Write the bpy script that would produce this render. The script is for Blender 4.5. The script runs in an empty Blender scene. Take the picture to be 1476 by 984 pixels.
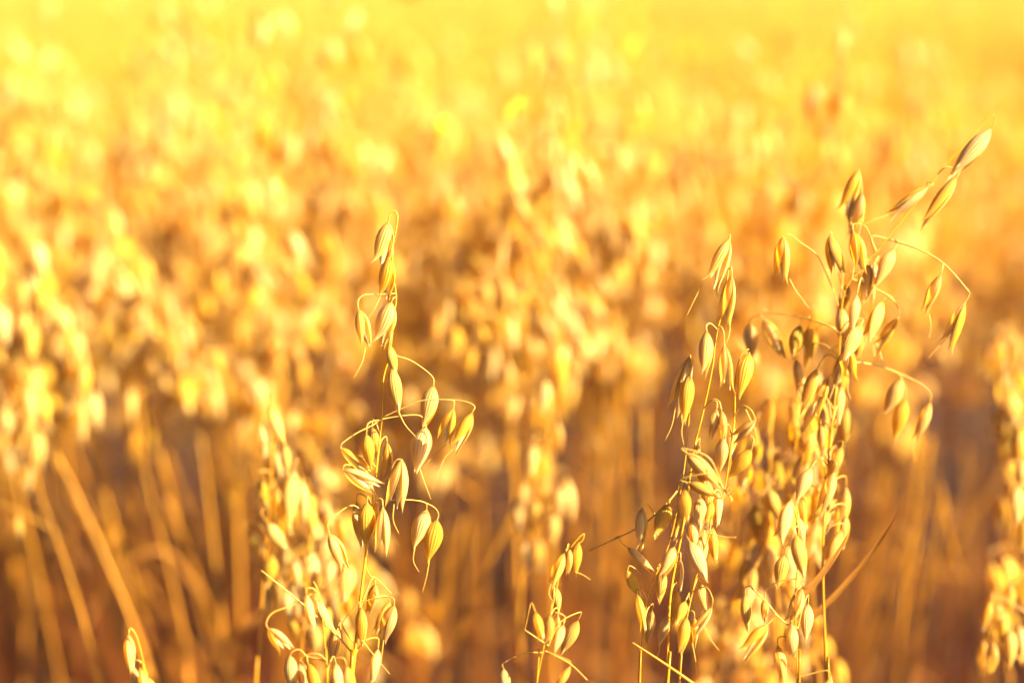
import bpy, math, random
import numpy as np
from mathutils import Vector, Matrix

R = math.radians
scene = bpy.context.scene
COL = scene.collection

# ---------------------------------------------------------------- camera
CAM_Z = 1.10
PITCH = R(15.35)
FPX = 2050.0                                   # focal length in pixels of the 1476 px wide photograph
cam_data = bpy.data.cameras.new('camera')
cam = bpy.data.objects.new('camera', cam_data)
COL.objects.link(cam)
cam.location = (0, 0, CAM_Z)
cam.rotation_euler = (R(90) - PITCH, 0, 0)
cam_data.sensor_width = 36.0
cam_data.lens = 50.0
cam_data.clip_start = 0.02
cam_data.clip_end = 2000.0
cam_data.dof.use_dof = True
cam_data.dof.focus_distance = 0.622
cam_data.dof.aperture_fstop = 1.9
scene.camera = cam

# ---------------------------------------------------------------- sky and sun
SUN_EL, SUN_AZ = R(37), R(108)                  # azimuth clockwise from +Y (the view direction)
world = bpy.data.worlds.new('World')
scene.world = world
world.use_nodes = True
wn = world.node_tree.nodes
bg = wn['Background']
sky = wn.new('ShaderNodeTexSky')
sky.sky_type = 'NISHITA'
sky.sun_disc = False
sky.sun_elevation = SUN_EL
sky.sun_rotation = SUN_AZ
sky.air_density = 0.25
sky.dust_density = 3.0
sky.ozone_density = 0.0
world.node_tree.links.new(sky.outputs[0], bg.inputs[0])
bg.inputs[1].default_value = 0.05
sd = bpy.data.lights.new('sun', 'SUN')
sd.energy = 5.0
sd.angle = R(0.5)
sd.color = (1.0, 0.91, 0.66)
sun = bpy.data.objects.new('sun', sd)
COL.objects.link(sun)
to_sun = Vector((math.cos(SUN_EL) * math.sin(SUN_AZ), math.cos(SUN_EL) * math.cos(SUN_AZ), math.sin(SUN_EL)))
sun.rotation_euler = to_sun.to_track_quat('Z', 'Y').to_euler()
scene.view_settings.view_transform = 'Standard'
scene.view_settings.look = 'None'
scene.view_settings.gamma = 1.0
scene.view_settings.use_curve_mapping = False
scene.view_settings.exposure = 3.05
scene.cycles.max_bounces = 8
scene.cycles.diffuse_bounces = 6
scene.cycles.glossy_bounces = 2
scene.cycles.transmission_bounces = 6
scene.cycles.volume_bounces = 0

# ---------------------------------------------------------------- materials
def new_mat(name):
    m = bpy.data.materials.new(name)
    m.use_nodes = True
    nt = m.node_tree
    nt.nodes.clear()
    return m, nt, nt.nodes.new('ShaderNodeOutputMaterial')

def ramp(nt, fac, stops):
    r = nt.nodes.new('ShaderNodeValToRGB')
    e = r.color_ramp.elements
    while len(e) < len(stops):
        e.new(0.5)
    for el, (p, c) in zip(e, stops):
        el.position = p
        el.color = (*c, 1)
    nt.links.new(fac, r.inputs[0])
    return r.outputs[0]

def mixc(nt, fac, a, b, mode='MIX'):
    n = nt.nodes.new('ShaderNodeMix')
    n.data_type = 'RGBA'
    n.blend_type = mode
    for sock, v in ((n.inputs[0], fac), (n.inputs[6], a), (n.inputs[7], b)):
        if hasattr(v, 'is_output'):
            nt.links.new(v, sock)
        else:
            sock.default_value = v if isinstance(v, float) else (*v, 1)
    return n.outputs[2]

def math_n(nt, op, a, b=None):
    n = nt.nodes.new('ShaderNodeMath')
    n.operation = op
    for sock, v in zip(n.inputs, (a, b)):
        if v is None:
            continue
        if hasattr(v, 'is_output'):
            nt.links.new(v, sock)
        else:
            sock.default_value = v
    return n.outputs[0]

def noise(nt, scale, detail=2.0, coord=None):
    n = nt.nodes.new('ShaderNodeTexNoise')
    n.inputs['Scale'].default_value = scale
    n.inputs['Detail'].default_value = detail
    if coord is None:
        g = nt.nodes.new('ShaderNodeNewGeometry')
        coord = g.outputs['Position']
    nt.links.new(coord, n.inputs['Vector'])
    return n.outputs['Fac']

def surface(nt, out, col, rough, trans, trans_col=None, bump=None, bump_d=0.0002, spec=0.35):
    p = nt.nodes.new('ShaderNodeBsdfPrincipled')
    nt.links.new(col, p.inputs['Base Color'])
    p.inputs['Roughness'].default_value = rough
    p.inputs['Specular IOR Level'].default_value = spec
    if bump is not None:
        b = nt.nodes.new('ShaderNodeBump')
        b.inputs['Strength'].default_value = 0.6
        b.inputs['Distance'].default_value = bump_d
        nt.links.new(bump, b.inputs['Height'])
        nt.links.new(b.outputs[0], p.inputs['Normal'])
    sh = p.outputs[0]
    if trans > 0:
        t = nt.nodes.new('ShaderNodeBsdfTranslucent')
        nt.links.new(trans_col if trans_col is not None else col, t.inputs[0])
        mx = nt.nodes.new('ShaderNodeMixShader')
        mx.inputs[0].default_value = trans
        nt.links.new(sh, mx.inputs[1])
        nt.links.new(t.outputs[0], mx.inputs[2])
        sh = mx.outputs[0]
    nt.links.new(sh, out.inputs[0])

def uv_xy(nt):
    u = nt.nodes.new('ShaderNodeUVMap')
    s = nt.nodes.new('ShaderNodeSeparateXYZ')
    nt.links.new(u.outputs[0], s.inputs[0])
    return s.outputs[0], s.outputs[1], u.outputs[0]

def glume_material(name, light, deep, rib, base, per_object):
    """papery husk: fine nerves along it, a browner foot, a pale tip, light through it"""
    m, nt, out = new_mat(name)
    u, v, uv = uv_xy(nt)
    # nerves: narrow lines across v
    w = math_n(nt, 'SINE', math_n(nt, 'MULTIPLY', v, 2 * math.pi * 8))
    nerve = math_n(nt, 'POWER', math_n(nt, 'ADD', math_n(nt, 'MULTIPLY', w, 0.5), 0.5), 3.0)
    mp = nt.nodes.new('ShaderNodeMapping')
    mp.inputs['Scale'].default_value = (3, 22, 1)
    nt.links.new(uv, mp.inputs[0])
    nz = noise(nt, 1.0, 3.0, mp.outputs[0])
    if per_object:
        oi = nt.nodes.new('ShaderNodeObjectInfo')
        rnd = oi.outputs['Random']
    else:
        rnd = noise(nt, 21.0, 0.0)
    body = mixc(nt, ramp(nt, rnd, [(0.2, (0, 0, 0)), (0.8, (1, 1, 1))]), light, deep)
    body = mixc(nt, math_n(nt, 'MULTIPLY', nerve, 0.55), body, rib)
    body = mixc(nt, math_n(nt, 'MULTIPLY', nz, 0.35), body, deep)
    foot = ramp(nt, u, [(0.0, (1, 1, 1)), (0.22, (0, 0, 0))])
    body = mixc(nt, math_n(nt, 'MULTIPLY', foot, 0.65), body, base)
    tc = mixc(nt, 1.0, body, (1.0, 0.77, 0.20), 'MULTIPLY')
    surface(nt, out, body, 0.45, 0.68, tc, nerve, 0.0006, 0.2 if per_object else 0.03)
    return m

M = {}
M['glume'] = glume_material('oat_husk', (0.74, 0.58, 0.26), (0.67, 0.44, 0.045), (0.47, 0.25, 0.02), (0.36, 0.16, 0.012), True)
M['husk_mass'] = glume_material('oat_husk_mass', (0.68, 0.55, 0.18), (0.60, 0.42, 0.012), (0.50, 0.30, 0.006), (0.42, 0.21, 0.006), False)

m, nt, out = new_mat('oat_floret')
u, v, uv = uv_xy(nt)
c = ramp(nt, math_n(nt, 'ADD', math_n(nt, 'MULTIPLY', u, 0.6), math_n(nt, 'MULTIPLY', noise(nt, 300.0, 2.0), 0.4)), [(0.3, (0.34, 0.17, 0.025)), (0.75, (0.62, 0.45, 0.17))])
surface(nt, out, c, 0.5, 0.3)
M['floret'] = m

def stem_material(name, top, low, z0, z1, trans):
    m, nt, out = new_mat(name)
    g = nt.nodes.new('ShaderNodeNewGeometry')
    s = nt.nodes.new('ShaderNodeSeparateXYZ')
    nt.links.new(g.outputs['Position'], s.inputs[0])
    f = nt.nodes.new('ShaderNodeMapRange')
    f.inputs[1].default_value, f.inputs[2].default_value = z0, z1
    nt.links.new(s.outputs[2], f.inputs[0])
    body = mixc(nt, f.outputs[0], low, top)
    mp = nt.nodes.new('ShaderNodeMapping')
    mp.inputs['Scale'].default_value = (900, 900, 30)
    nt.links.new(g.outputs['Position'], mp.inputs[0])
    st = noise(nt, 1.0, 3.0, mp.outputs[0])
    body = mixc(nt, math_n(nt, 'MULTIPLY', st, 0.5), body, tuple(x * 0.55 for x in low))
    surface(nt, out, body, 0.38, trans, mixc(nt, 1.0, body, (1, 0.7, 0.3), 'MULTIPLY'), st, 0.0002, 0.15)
    return m
M['stem'] = stem_material('oat_stem', (0.52, 0.24, 0.010), (0.16, 0.028, 0.006), 0.50, 0.88, 0.08)  # straw's own redder foot, darkened further to paint shade low in the crop
M['branch'] = stem_material('oat_branch', (0.55, 0.34, 0.07), (0.45, 0.20, 0.025), 0.75, 0.98, 0.22)

m, nt, out = new_mat('dry_leaf')
u, v, uv = uv_xy(nt)
mp = nt.nodes.new('ShaderNodeMapping')
mp.inputs['Scale'].default_value = (6, 40, 1)
nt.links.new(uv, mp.inputs[0])
ln = noise(nt, 1.0, 3.0, mp.outputs[0])
lc = ramp(nt, ln, [(0.25, (0.10, 0.030, 0.006)), (0.5, (0.22, 0.08, 0.012)), (0.8, (0.42, 0.22, 0.035))])
surface(nt, out, lc, 0.5, 0.32, mixc(nt, 1.0, lc, (1, 0.66, 0.22), 'MULTIPLY'), ln, 0.0003, 0.06)
M['leaf'] = m

m, nt, out = new_mat('soil')
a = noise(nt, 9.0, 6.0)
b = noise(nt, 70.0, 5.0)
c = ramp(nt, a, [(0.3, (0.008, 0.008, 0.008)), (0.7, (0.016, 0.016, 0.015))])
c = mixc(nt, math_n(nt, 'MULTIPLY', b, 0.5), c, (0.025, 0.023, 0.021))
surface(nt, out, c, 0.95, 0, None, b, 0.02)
M['soil'] = m

m, nt, out = new_mat('straw_litter')
c = ramp(nt, noise(nt, 15.0, 2.0), [(0.3, (0.05, 0.026, 0.01)), (0.7, (0.14, 0.075, 0.022))])
surface(nt, out, c, 0.6, 0.1)
M['litter'] = m

m, nt, out = new_mat('far_crop')
a = noise(nt, 1.2, 5.0)
b = noise(nt, 25.0, 4.0)
c = ramp(nt, a, [(0.3, (0.58, 0.42, 0.07)), (0.7, (0.64, 0.50, 0.10))])
c = mixc(nt, math_n(nt, 'MULTIPLY', b, 0.4), c, (0.44, 0.25, 0.05))
surface(nt, out, c, 0.8, 0, None, b, 0.2)
M['far_crop'] = m

# ---------------------------------------------------------------- mesh helpers
def at(px, py, d):
    """world point seen at pixel (px, py) of the photograph at view depth d"""
    x = (px - 738.0) / FPX * d
    y = -(py - 492.0) / FPX * d
    cp, sp = math.cos(PITCH), math.sin(PITCH)
    return Vector((x, y * sp + d * cp, CAM_Z + y * cp - d * sp))

CAM_RIGHT = Vector((1, 0, 0))
CAM_FWD = Vector((0, math.cos(PITCH), -math.sin(PITCH)))

def smooth_path(pts, per=5):
    """Catmull-Rom through the points"""
    P = [Vector(p) for p in pts]
    if len(P) < 3:
        return [P[0].lerp(P[-1], i / per) for i in range(per + 1)]
    P = [P[0] * 2 - P[1]] + P + [P[-1] * 2 - P[-2]]
    o = []
    for i in range(1, len(P) - 2):
        a, b, c, d = P[i - 1], P[i], P[i + 1], P[i + 2]
        for k in range(per):
            t = k / per
            o.append(0.5 * (2 * b + (c - a) * t + (2 * a - 5 * b + 4 * c - d) * t * t + (3 * b - a - 3 * c + d) * t ** 3))
    o.append(P[-2].copy())
    return o

class MB:
    def __init__(self):
        self.v, self.f, self.uv = [], [], []
    def grid(self, rows):
        """rows: list of lists of (point, u, v); quads between them"""
        n = len(rows[0])
        b = len(self.v)
        for r in rows:
            for p, u, v in r:
                self.v.append(tuple(p))
                self.uv.append((u, v))
        for i in range(len(rows) - 1):
            for j in range(n - 1):
                q = b + i * n + j
                self.f.append((q, q + 1, q + n + 1, q + n))
    def tube(self, pts, r0, r1=None, sides=6, knots=(), culm=False):
        if r1 is None:
            r1 = r0
        acc = [0.0]
        for a, b in zip(pts, pts[1:]):
            acc.append(acc[-1] + (b - a).length)
        n = len(pts)
        rows = []
        t_prev = None
        side = None
        for i, p in enumerate(pts):
            t = (pts[min(i + 1, n - 1)] - pts[max(i - 1, 0)])
            t = t.normalized() if t.length > 1e-9 else Vector((0, 0, 1))
            if side is None:
                side = t.orthogonal().normalized()
            side = (side - t * side.dot(t))
            side = side.normalized() if side.length > 1e-6 else t.orthogonal().normalized()
            bn = t.cross(side)
            k = i / (n - 1)
            k = acc[i] / max(acc[-1], 1e-9)
            if culm:                                # a straw: nearly even up to the panicle, then a thin rachis
                r = r0 * (1 - 0.25 * k / 0.7) if k < 0.7 else r0 * 0.75 + (r1 - r0 * 0.75) * min(1, (k - 0.7) / 0.22)
            else:
                r = r0 + (r1 - r0) * k
            for kk, amp in knots:
                r *= 1 + amp * math.exp(-((k - kk) / 0.012) ** 2)
            rows.append([(p + (side * math.cos(a) + bn * math.sin(a)) * r, k, j / sides)
                         for j, a in enumerate([2 * math.pi * q / sides for q in range(sides + 1)])])
        self.grid(rows)
        self.v.append(tuple(pts[-1] + (pts[-1] - pts[-2]).normalized() * r1))
        self.uv.append((1, 0))
        e = len(self.v) - 1
        s = e - (sides + 1)
        for j in range(sides):
            self.f.append((s + j, s + j + 1, e))
    def ribbon(self, pts, width, prof, normal_hint, fold=0.25, twist=0.0):
        n = len(pts)
        rows = []
        for i, p in enumerate(pts):
            t = (pts[min(i + 1, n - 1)] - pts[max(i - 1, 0)]).normalized()
            s = t.cross(normal_hint)
            s = s.normalized() if s.length > 1e-5 else t.orthogonal().normalized()
            nn = s.cross(t)
            k = i / (n - 1)
            ca, sa = math.cos(twist * k), math.sin(twist * k)
            s, nn = s * ca + nn * sa, nn * ca - s * sa
            w = width * prof(k) * 0.5
            rows.append([(p + s * (w * j) + nn * (abs(j) * fold * w), k, 0.5 + j * 0.5) for j in (-1, -0.5, 0, 0.5, 1)])
        self.grid(rows)
    def mesh(self, name, mat, smooth=True):
        me = bpy.data.meshes.new(name)
        me.from_pydata(self.v, [], self.f)
        uvl = me.uv_layers.new(name='UVMap')
        idx = np.empty(len(me.loops), dtype=np.int32)
        me.loops.foreach_get('vertex_index', idx)
        uvl.data.foreach_set('uv', np.array(self.uv, dtype=np.float32)[idx].ravel())
        if smooth:
            me.polygons.foreach_set('use_smooth', np.ones(len(me.polygons), dtype=bool))
        for x in (mat if isinstance(mat, (list, tuple)) else [mat]):
            me.materials.append(x)
        me.update()
        return me

def link(name, data, parent=None, matrix=None):
    o = bpy.data.objects.new(name, data)
    COL.objects.link(o)
    if parent is not None:
        o.parent = parent
    if matrix is not None:
        o.matrix_local = matrix
    return o

def tag(o, label=None, cat=None, group=None, kind=None):
    for k, v in (('label', label), ('category', cat), ('group', group), ('kind', kind)):
        if v:
            o[k] = v
    return o

# ---------------------------------------------------------------- spikelets (unit length, hanging along -Z from the origin)
def glume_grid(mb, s, W, open_, bow, L, nu, nv, rng, tipcurl=0.0):
    rows = []
    for i in range(nu + 1):
        u = i / nu
        if u < 0.38:
            prof = max(math.sin(math.pi / 2 * u / 0.38) ** 0.7, 0.05)
        else:
            prof = max(abs(math.cos(math.pi / 2 * (u - 0.38) / 0.62)) ** 1.2, 0.008)
        w = W * prof
        th = R(92 - 34 * u)
        bul = W * bow * (prof ** 0.9)
        off = open_ * (0.30 * u ** 1.35) + tipcurl * max(0.0, u - 0.72) ** 2
        row = []
        for j in range(nv + 1):
            v = -1 + 2 * j / nv
            a = v * th
            y = w * math.sin(a) / math.sin(th)
            x = s * (bul * (math.cos(a) - math.cos(th)) / (1 - math.cos(th)) + off + 0.002)
            row.append(((x, y, -L * u), u, j / nv))
        rows.append(row)
    mb.grid(rows)

def floret_mesh(rng, awnless=True):
    mb = MB()
    for s, L, r in ((1, 0.90, 0.088), (-1, 0.74, 0.07)):
        rows = []
        for i in range(10):
            u = i / 9
            rr = max(r * (math.sin(math.pi / 2 * u / 0.35) ** 0.7 if u < 0.35 else abs(math.cos(math.pi / 2 * (u - 0.35) / 0.65)) ** 1.1), 0.004)
            rows.append([((s * (0.02 + 0.045 * u) + rr * math.cos(a), rr * math.sin(a), -0.03 - L * u), u, k / 8)
                         for k, a in enumerate([2 * math.pi * q / 8 for q in range(9)])])
        mb.grid(rows)
    # the little knob where the pedicel joins
    mb.tube([Vector((0, 0, 0.012)), Vector((0, 0, -0.01)), Vector((0, 0, -0.05))], 0.014, 0.03, 6)
    return mb.mesh('floret', M['floret'])

OPEN = [0.08, 0.2, 0.36, 0.56, 0.85]
GL = []      # per openness: list of (mesh_a, mesh_b)
rg = random.Random(11)
for oi_, op in enumerate(OPEN):
    L_ = []
    for k in range(3):
        pair = []
        for s in (1, -1):
            mb = MB()
            glume_grid(mb, s, rg.uniform(0.155, 0.20), op * rg.uniform(0.75, 1.2), rg.uniform(0.6, 0.88),
                       (1.0 if s > 0 else rg.uniform(0.86, 0.97)), 14, 12, rg, rg.uniform(-0.2, 1.4))
            pair.append(mb.mesh('glume', M['glume']))
        L_.append(pair)
    GL.append(L_)
FLORETS = [floret_mesh(rg) for _ in range(3)]

def lowpoly_spikelet(op, rng):
    mb = MB()
    for s in (1, -1):
        glume_grid(mb, s, rng.uniform(0.165, 0.2), op * rng.uniform(0.8, 1.2), rng.uniform(0.62, 0.85), 1.0 if s > 0 else 0.93, 6, 4, rng, 0.4)
    return mb
MID_SPIK = [lowpoly_spikelet(o, rg).mesh('spikelet', M['glume']) for o in (0.1, 0.2, 0.3, 0.4, 0.5, 0.7)]

def axis_matrix(a, tip, roll, hint=None):
    """matrix that hangs a unit spikelet from a with its tip at tip; its opening turned towards hint, then by roll"""
    d = (tip - a)
    L = d.length
    z = -d.normalized()
    x = hint - z * hint.dot(z) if hint is not None else z.orthogonal()
    x = x.normalized() if x.length > 1e-5 else z.orthogonal()
    y = z.cross(x)
    m = Matrix((x, y, z)).transposed()
    m = m @ Matrix.Rotation(roll, 3, 'Z')
    m = m.to_4x4()
    m = Matrix.Translation(a) @ m @ Matrix.Scale(L, 4)
    return m

# ---------------------------------------------------------------- setting
mb = MB()
n = 60
rs = random.Random(5)
xs = np.linspace(-1, 1, n + 1)
rows = []
for j in range(n + 1):
    yy = -6 + (j / n) ** 3 * 350
    half = 8 + (j / n) ** 3 * 500
    rows.append([((x * half, yy, rs.uniform(-0.012, 0.012) if yy < 8 else 0.0), 0, 0) for x in xs])
mb.grid(rows)
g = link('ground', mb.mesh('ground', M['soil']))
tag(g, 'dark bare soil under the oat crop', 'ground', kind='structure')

# the top of the crop beyond the plants one can tell apart, a rolling sheet at ear height
mb = MB()
rows = []
for j in range(91):
    yy = 14.5 + (j / 90) ** 2.4 * 330
    half = 18 + (j / 90) ** 2.4 * 480
    rows.append([((x * half, yy, (0.90 if j else 0.02) + (rs.uniform(-0.06, 0.06) if j else 0) ), 0, 0) for x in np.linspace(-1, 1, 121)])
mb.grid(rows)
g = link('field', mb.mesh('field', M['far_crop']))
tag(g, 'pale golden top of the far oat field', 'field', kind='structure')

# added warm haze volume, standing in for lens flare that pales the far crop
m, nt, out = new_mat('haze')
pv = nt.nodes.new('ShaderNodeVolumePrincipled')
pv.inputs['Color'].default_value = (1.0, 0.93, 0.70, 1)
pv.inputs['Density'].default_value = 0.003
nt.links.new(pv.outputs[0], out.inputs['Volume'])
mb = MB()
X, Y0, Y1, Z0, Z1 = 520.0, -7.0, 350.0, -1.0, 1.45
mb.v = [(x, y, z) for x in (-X, X) for y in (Y0, Y1) for z in (Z0, Z1)]
mb.uv = [(0, 0)] * 8
mb.f = [(0, 1, 3, 2), (4, 6, 7, 5), (0, 4, 5, 1), (2, 3, 7, 6), (0, 2, 6, 4), (1, 5, 7, 3)]
o = link('haze', mb.mesh('haze', m, False))
tag(o, 'added warm haze standing in for lens flare over the far crop', 'haze', kind='stuff')

# ---------------------------------------------------------------- hero plants
def leaf_prof(k):
    return min(1.0, 0.35 + 3.2 * k) * max(0.02, (1 - k ** 1.6)) 

GROUP = 'oat plants standing in the field'
hrng = random.Random(77)

def nearest_on(path, p):
    return min(range(len(path)), key=lambda i: (path[i] - p).length)

def hero(label, D, stems, spik, branches=(), leaves=(), r=(1.25, 0.45), jit=0.012, name='oat_plant', base=None):
    """stems/branches: lists of pixel paths [(x, y[, depth offset mm])], root first. spik: dicts or tuples (ax, ay, tx, ty, open, ...)"""
    pts_w = []
    def W(p, extra=0.0):
        return at(p[0], p[1], D + (p[2] / 1000.0 if len(p) > 2 else 0.0) + extra)
    stem_paths = []
    for st in stems:
        s_pts = [W(p) for p in st]
        b = s_pts[0]
        d = (s_pts[0] - s_pts[1])
        d = d.normalized() if d.length > 0 else Vector((0, 0, -1))
        slope = Vector((max(-0.35, min(0.35, d.x)), max(-.1, min(.25, d.y)), 0))
        low = b + Vector((slope.x * 0.35, slope.y * 0.3 , -(b.z) * 0.5))
        gr = Vector((low.x + slope.x * 0.12, low.y + slope.y * .1, -0.02))
        stem_paths.append(smooth_path([gr, low] + s_pts, 6))
    root = bpy.data.objects.new(name, None)
    COL.objects.link(root)
    org = Vector((stem_paths[0][0].x, stem_paths[0][0].y, 0))
    root.location = org
    root.empty_display_size = 0.05
    tag(root, label, 'oat plant', GROUP)
    T = Matrix.Translation(-org)
    def part(nm, mb_, mat, par=root):
        mb_.v = [tuple(T @ Vector(v)) for v in mb_.v]
        return link(nm, mb_.mesh(nm, mat), par)
    for i, sp in enumerate(stem_paths):
        mb_ = MB()
        k = 1.0 if i == 0 else 0.8
        mb_.tube(sp, r[0] * k / 1000 * 1.35, r[1] * k / 1000 * 0.9, 8, culm=True, knots=((0.3, 0.4), (0.62, 0.35), (0.75, 0.3)))
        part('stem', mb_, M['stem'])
    bpaths = []
    for br in branches:
        pth = smooth_path([W(p) for p in br], 6)
        bpaths.append(pth)
        mb_ = MB()
        px = [p for p in br]
        thick = 0.34
        mb_.tube(pth, thick / 1000 * 1.35, thick / 1000 * 0.75, 6)
        part('branch', mb_, M['branch'])
    for lf in leaves:
        mb_ = MB()
        pth = smooth_path([W(p) for p in lf['p']], 6)
        mb_.ribbon(pth, lf.get('w', 6) / 1000, leaf_prof, Vector(lf.get('n', (0.2, -1, 0.4))), 0.3, lf.get('tw', 0.6))
        part('leaf', mb_, M['leaf'])
    for s in spik:
        opts = {}
        if isinstance(s[-1], dict):
            opts = s[-1]
            s = s[:-1]
        ax, ay, tx, ty = s[:4]
        op = s[4] if len(s) > 4 else hrng.choice((0.12, 0.28, 0.5, 0.5))
        dz = opts.get('dz', hrng.uniform(-jit, jit) * 1000) / 1000
        tilt = opts.get('tilt', hrng.uniform(-7, 7)) / 1000
        A = at(ax, ay, D + dz)
        Tp = at(tx, ty, D + dz + tilt)
        k = min(range(len(OPEN)), key=lambda i: abs(OPEN[i] - op))
        roll = opts.get('roll', hrng.uniform(-0.9, 0.9) if op > 0.2 else hrng.uniform(-1.6, 1.6))
        if 'awn' not in opts and D < 0.68 and hrng.random() < 0.28:
            dx, dy = (tx - ax) * 0.22 + hrng.uniform(-7, 7), (ty - ay) * 0.25
            opts = dict(opts, awn=[(tx - (tx - ax) * 0.15, ty - (ty - ay) * 0.15), (tx + dx * 0.4, ty + dy * 0.6), (tx + dx * 1.3 + hrng.uniform(-8, 8), ty + dy * 1.6)])
        mtx = axis_matrix(A, Tp, roll, CAM_RIGHT) @ Matrix.Diagonal((opts.get('w', hrng.uniform(0.8, 1.12)), opts.get('w', hrng.uniform(0.8, 1.12)), 1, 1))
        so = link('spikelet', hrng.choice(FLORETS), root)
        so.matrix_local = T @ mtx
        pair = hrng.choice(GL[k])
        for me in pair:
            link('glume', me, so)
        # pedicel: from the nearest branch end or stem, arching over into the spikelet
        if 'ped' not in opts or opts['ped'] is not None:
            if 'ped' in opts:
                pp = [W(p) if len(p) > 2 else at(p[0], p[1], D + dz * i / max(1, len(opts['ped']) - 1)) for i, p in enumerate(opts['ped'])] + [A]
            else:
                cand = []
                allp = stem_paths + bpaths
                best = None
                for pi_, pth in enumerate(allp):
                    for q in pth:
                        dd = (q - A).length + max(0, q.z - A.z) * 0.7 + (0.004 if pi_ < len(stem_paths) else 0)
                        if best is None or dd < best[0]:
                            best = (dd, q)
                q = best[1]
                up = Vector((0, 0, 1))
                h = (q - A).length
                axd = (A - Tp).normalized()
                pp = [q, q.lerp(A, 0.4) + up * min(0.010, 0.30 * h + 0.001), A + axd * min(0.006, 0.25 * h + 0.0015) + (q - A) * 0.12, A + axd * 0.0005]
            mb_ = MB()
            pth = smooth_path(pp, 6)
            mb_.tube(pth, 0.00030, 0.00024, 6)
            # thickened end
            pe = pth[-1]
            part('pedicel', mb_, M['branch'])
        if 'awn' in opts:
            mb_ = MB()
            aw = [at(x, y, D + dz) for x, y in opts['awn']]
            mb_.tube(smooth_path(aw, 5), 0.00024, 0.00010, 5)
            mi = (T @ mtx).inverted()
            mb_.v = [tuple(mi @ (T @ Vector(v))) for v in mb_.v]
            link('awn', mb_.mesh('awn', M['branch']), so)
    return root

# --- A: the pale upright stalk left of the centre
hero('upright pale oat stalk in sharp focus, its top spikelet hanging from a tight loop', 0.62,
     [[(503, 1040), (507, 984), (511, 944), (521, 851), (531, 770), (541, 689), (550, 604), (552, 550), (562, 508), (568, 454), (571, 427), (566, 392), (566, 357), (571, 330), (573, 312), (568, 304), (562, 309), (560, 320)]],
     [(560, 320, 544, 392, 0.36, dict(ped=None, roll=0.95, dz=0, w=1.15)),
      (561, 373, 553, 436, 0.4, dict(ped=[(566, 357), (565, 366)], roll=0.8, w=1.1, dz=-2, awn=[(548, 428), (540, 445), (531, 459)])),
      (557, 345, 552, 386, 0.05, dict(dz=4, ped=[(566, 340), (562, 341)])),
      (517, 446, 530, 504, 0.36, dict(ped=[(571, 423), (548, 424), (525, 425), (516, 434)], roll=0.7, w=1.1, dz=-4, awn=[(527, 500), (522, 522), (509, 546)])),
      (564, 435, 545, 503, 0.36, dict(ped=[(570, 428), (567, 430)], roll=0.9, w=1.15, dz=-3)),
      (561, 497, 571, 545, 0.1, dict(dz=-4, ped=[(566, 480), (563, 488)])),
      (565, 530, 575, 600, 0.12, dict(dz=-5, awn=[(574, 592), (584, 612), (599, 629)], ped=[(557, 525), (561, 520)])),
      (625, 556, 609, 622, 0.05, dict(ped=[(563, 508), (573, 513), (591, 519), (610, 531), (624, 544)], dz=6, roll=1.4)),
      (680, 595, 653, 652, 0.28, dict(ped=[(550, 602), (579, 589), (610, 577), (645, 576), (672, 579), (684, 586)], dz=-8, roll=0.9, awn=[(652, 648), (640, 662), (628, 695)])),
      (654, 589, 637, 642, 0.7, dict(ped=[(645, 576, -8), (654, 578, -8)], dz=-8, roll=0.1, awn=[(643, 640), (625, 656), (608, 677)])),
      (614, 615, 598, 684, 0.15, dict(ped=[(550, 604), (572, 600), (602, 598), (612, 606)], dz=6, awn=[(604, 672), (612, 695), (621, 719)])),
      (528, 626, 534, 677, 0.12, dict(ped=[(549, 606), (541, 606), (530, 611)], dz=-8)),
      (537, 616, 541, 660, 0.1, dict(dz=9)),
      (491, 645, 534, 684, 0.28, dict(ped=[(549, 604), (538, 612), (514, 624), (494, 638)], dz=-6, roll=0.3)),
      (494, 677, 549, 707, 0.55, dict(ped=[(540, 690), (510, 672), (497, 670)], dz=-9, roll=0.2)),
      (508, 668, 545, 712, 0.1, dict(dz=2)),
      (558, 638, 559, 693, 0.28, dict(dz=5)),
      (579, 662, 566, 738, 0.55, dict(ped=[(540, 695), (556, 690), (570, 664)], dz=-5, roll=0.3)),
      (630, 749, 616, 812, 0.15, dict(ped=[(537, 722), (579, 720), (606, 722), (626, 731), (632, 741)], dz=9, awn=[(619, 806), (615, 830), (609, 853)])),
      (615, 734, 595, 798, 0.2, dict(ped=[(604, 721, 7), (614, 725, 9)], dz=10)),
      (514, 724, 520, 793, 0.12, dict(dz=7)), (529, 724, 527, 789, 0.05, dict(dz=-4)),
      (552, 731, 551, 803, 0.4, dict(dz=-6, roll=0.2)), (541, 722, 539, 776, 0.05, dict(dz=8)),
      (475, 770, 500, 826, 0.2, dict(ped=[(533, 752), (510, 728), (483, 743), (473, 756)], dz=-12)),
      (541, 842, 529, 888, 0.12, dict(ped=[(526, 815), (533, 829), (540, 832)], dz=8)),
      (568, 872, 549, 926, 0.25, dict(ped=[(513, 930), (494, 901), (506, 882), (521, 868), (552, 860), (567, 862)], dz=-8, awn=[(553, 922), (549, 952), (541, 990)])),
      (562, 866, 539, 914, 0.1, dict(dz=2, ped=[(540, 860, -6), (556, 859, -3)])),
      (521, 876, 520, 936, 0.1, dict(ped=[(506, 882, -8), (517, 868)], dz=-9, awn=[(522, 922), (540, 945), (562, 971)])),
      (487, 905, 476, 960, 0.12, dict(dz=10)), (545, 935, 536, 985, 0.1, dict(dz=12)),
      ],
     branches=[[(511, 944), (483, 913, -4), (436, 870, -8), (377, 822, -12)], [(517, 880), (535, 835), (545, 836, 3), (564, 855, 6)]],
     r=(1.15, 0.36))

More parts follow.
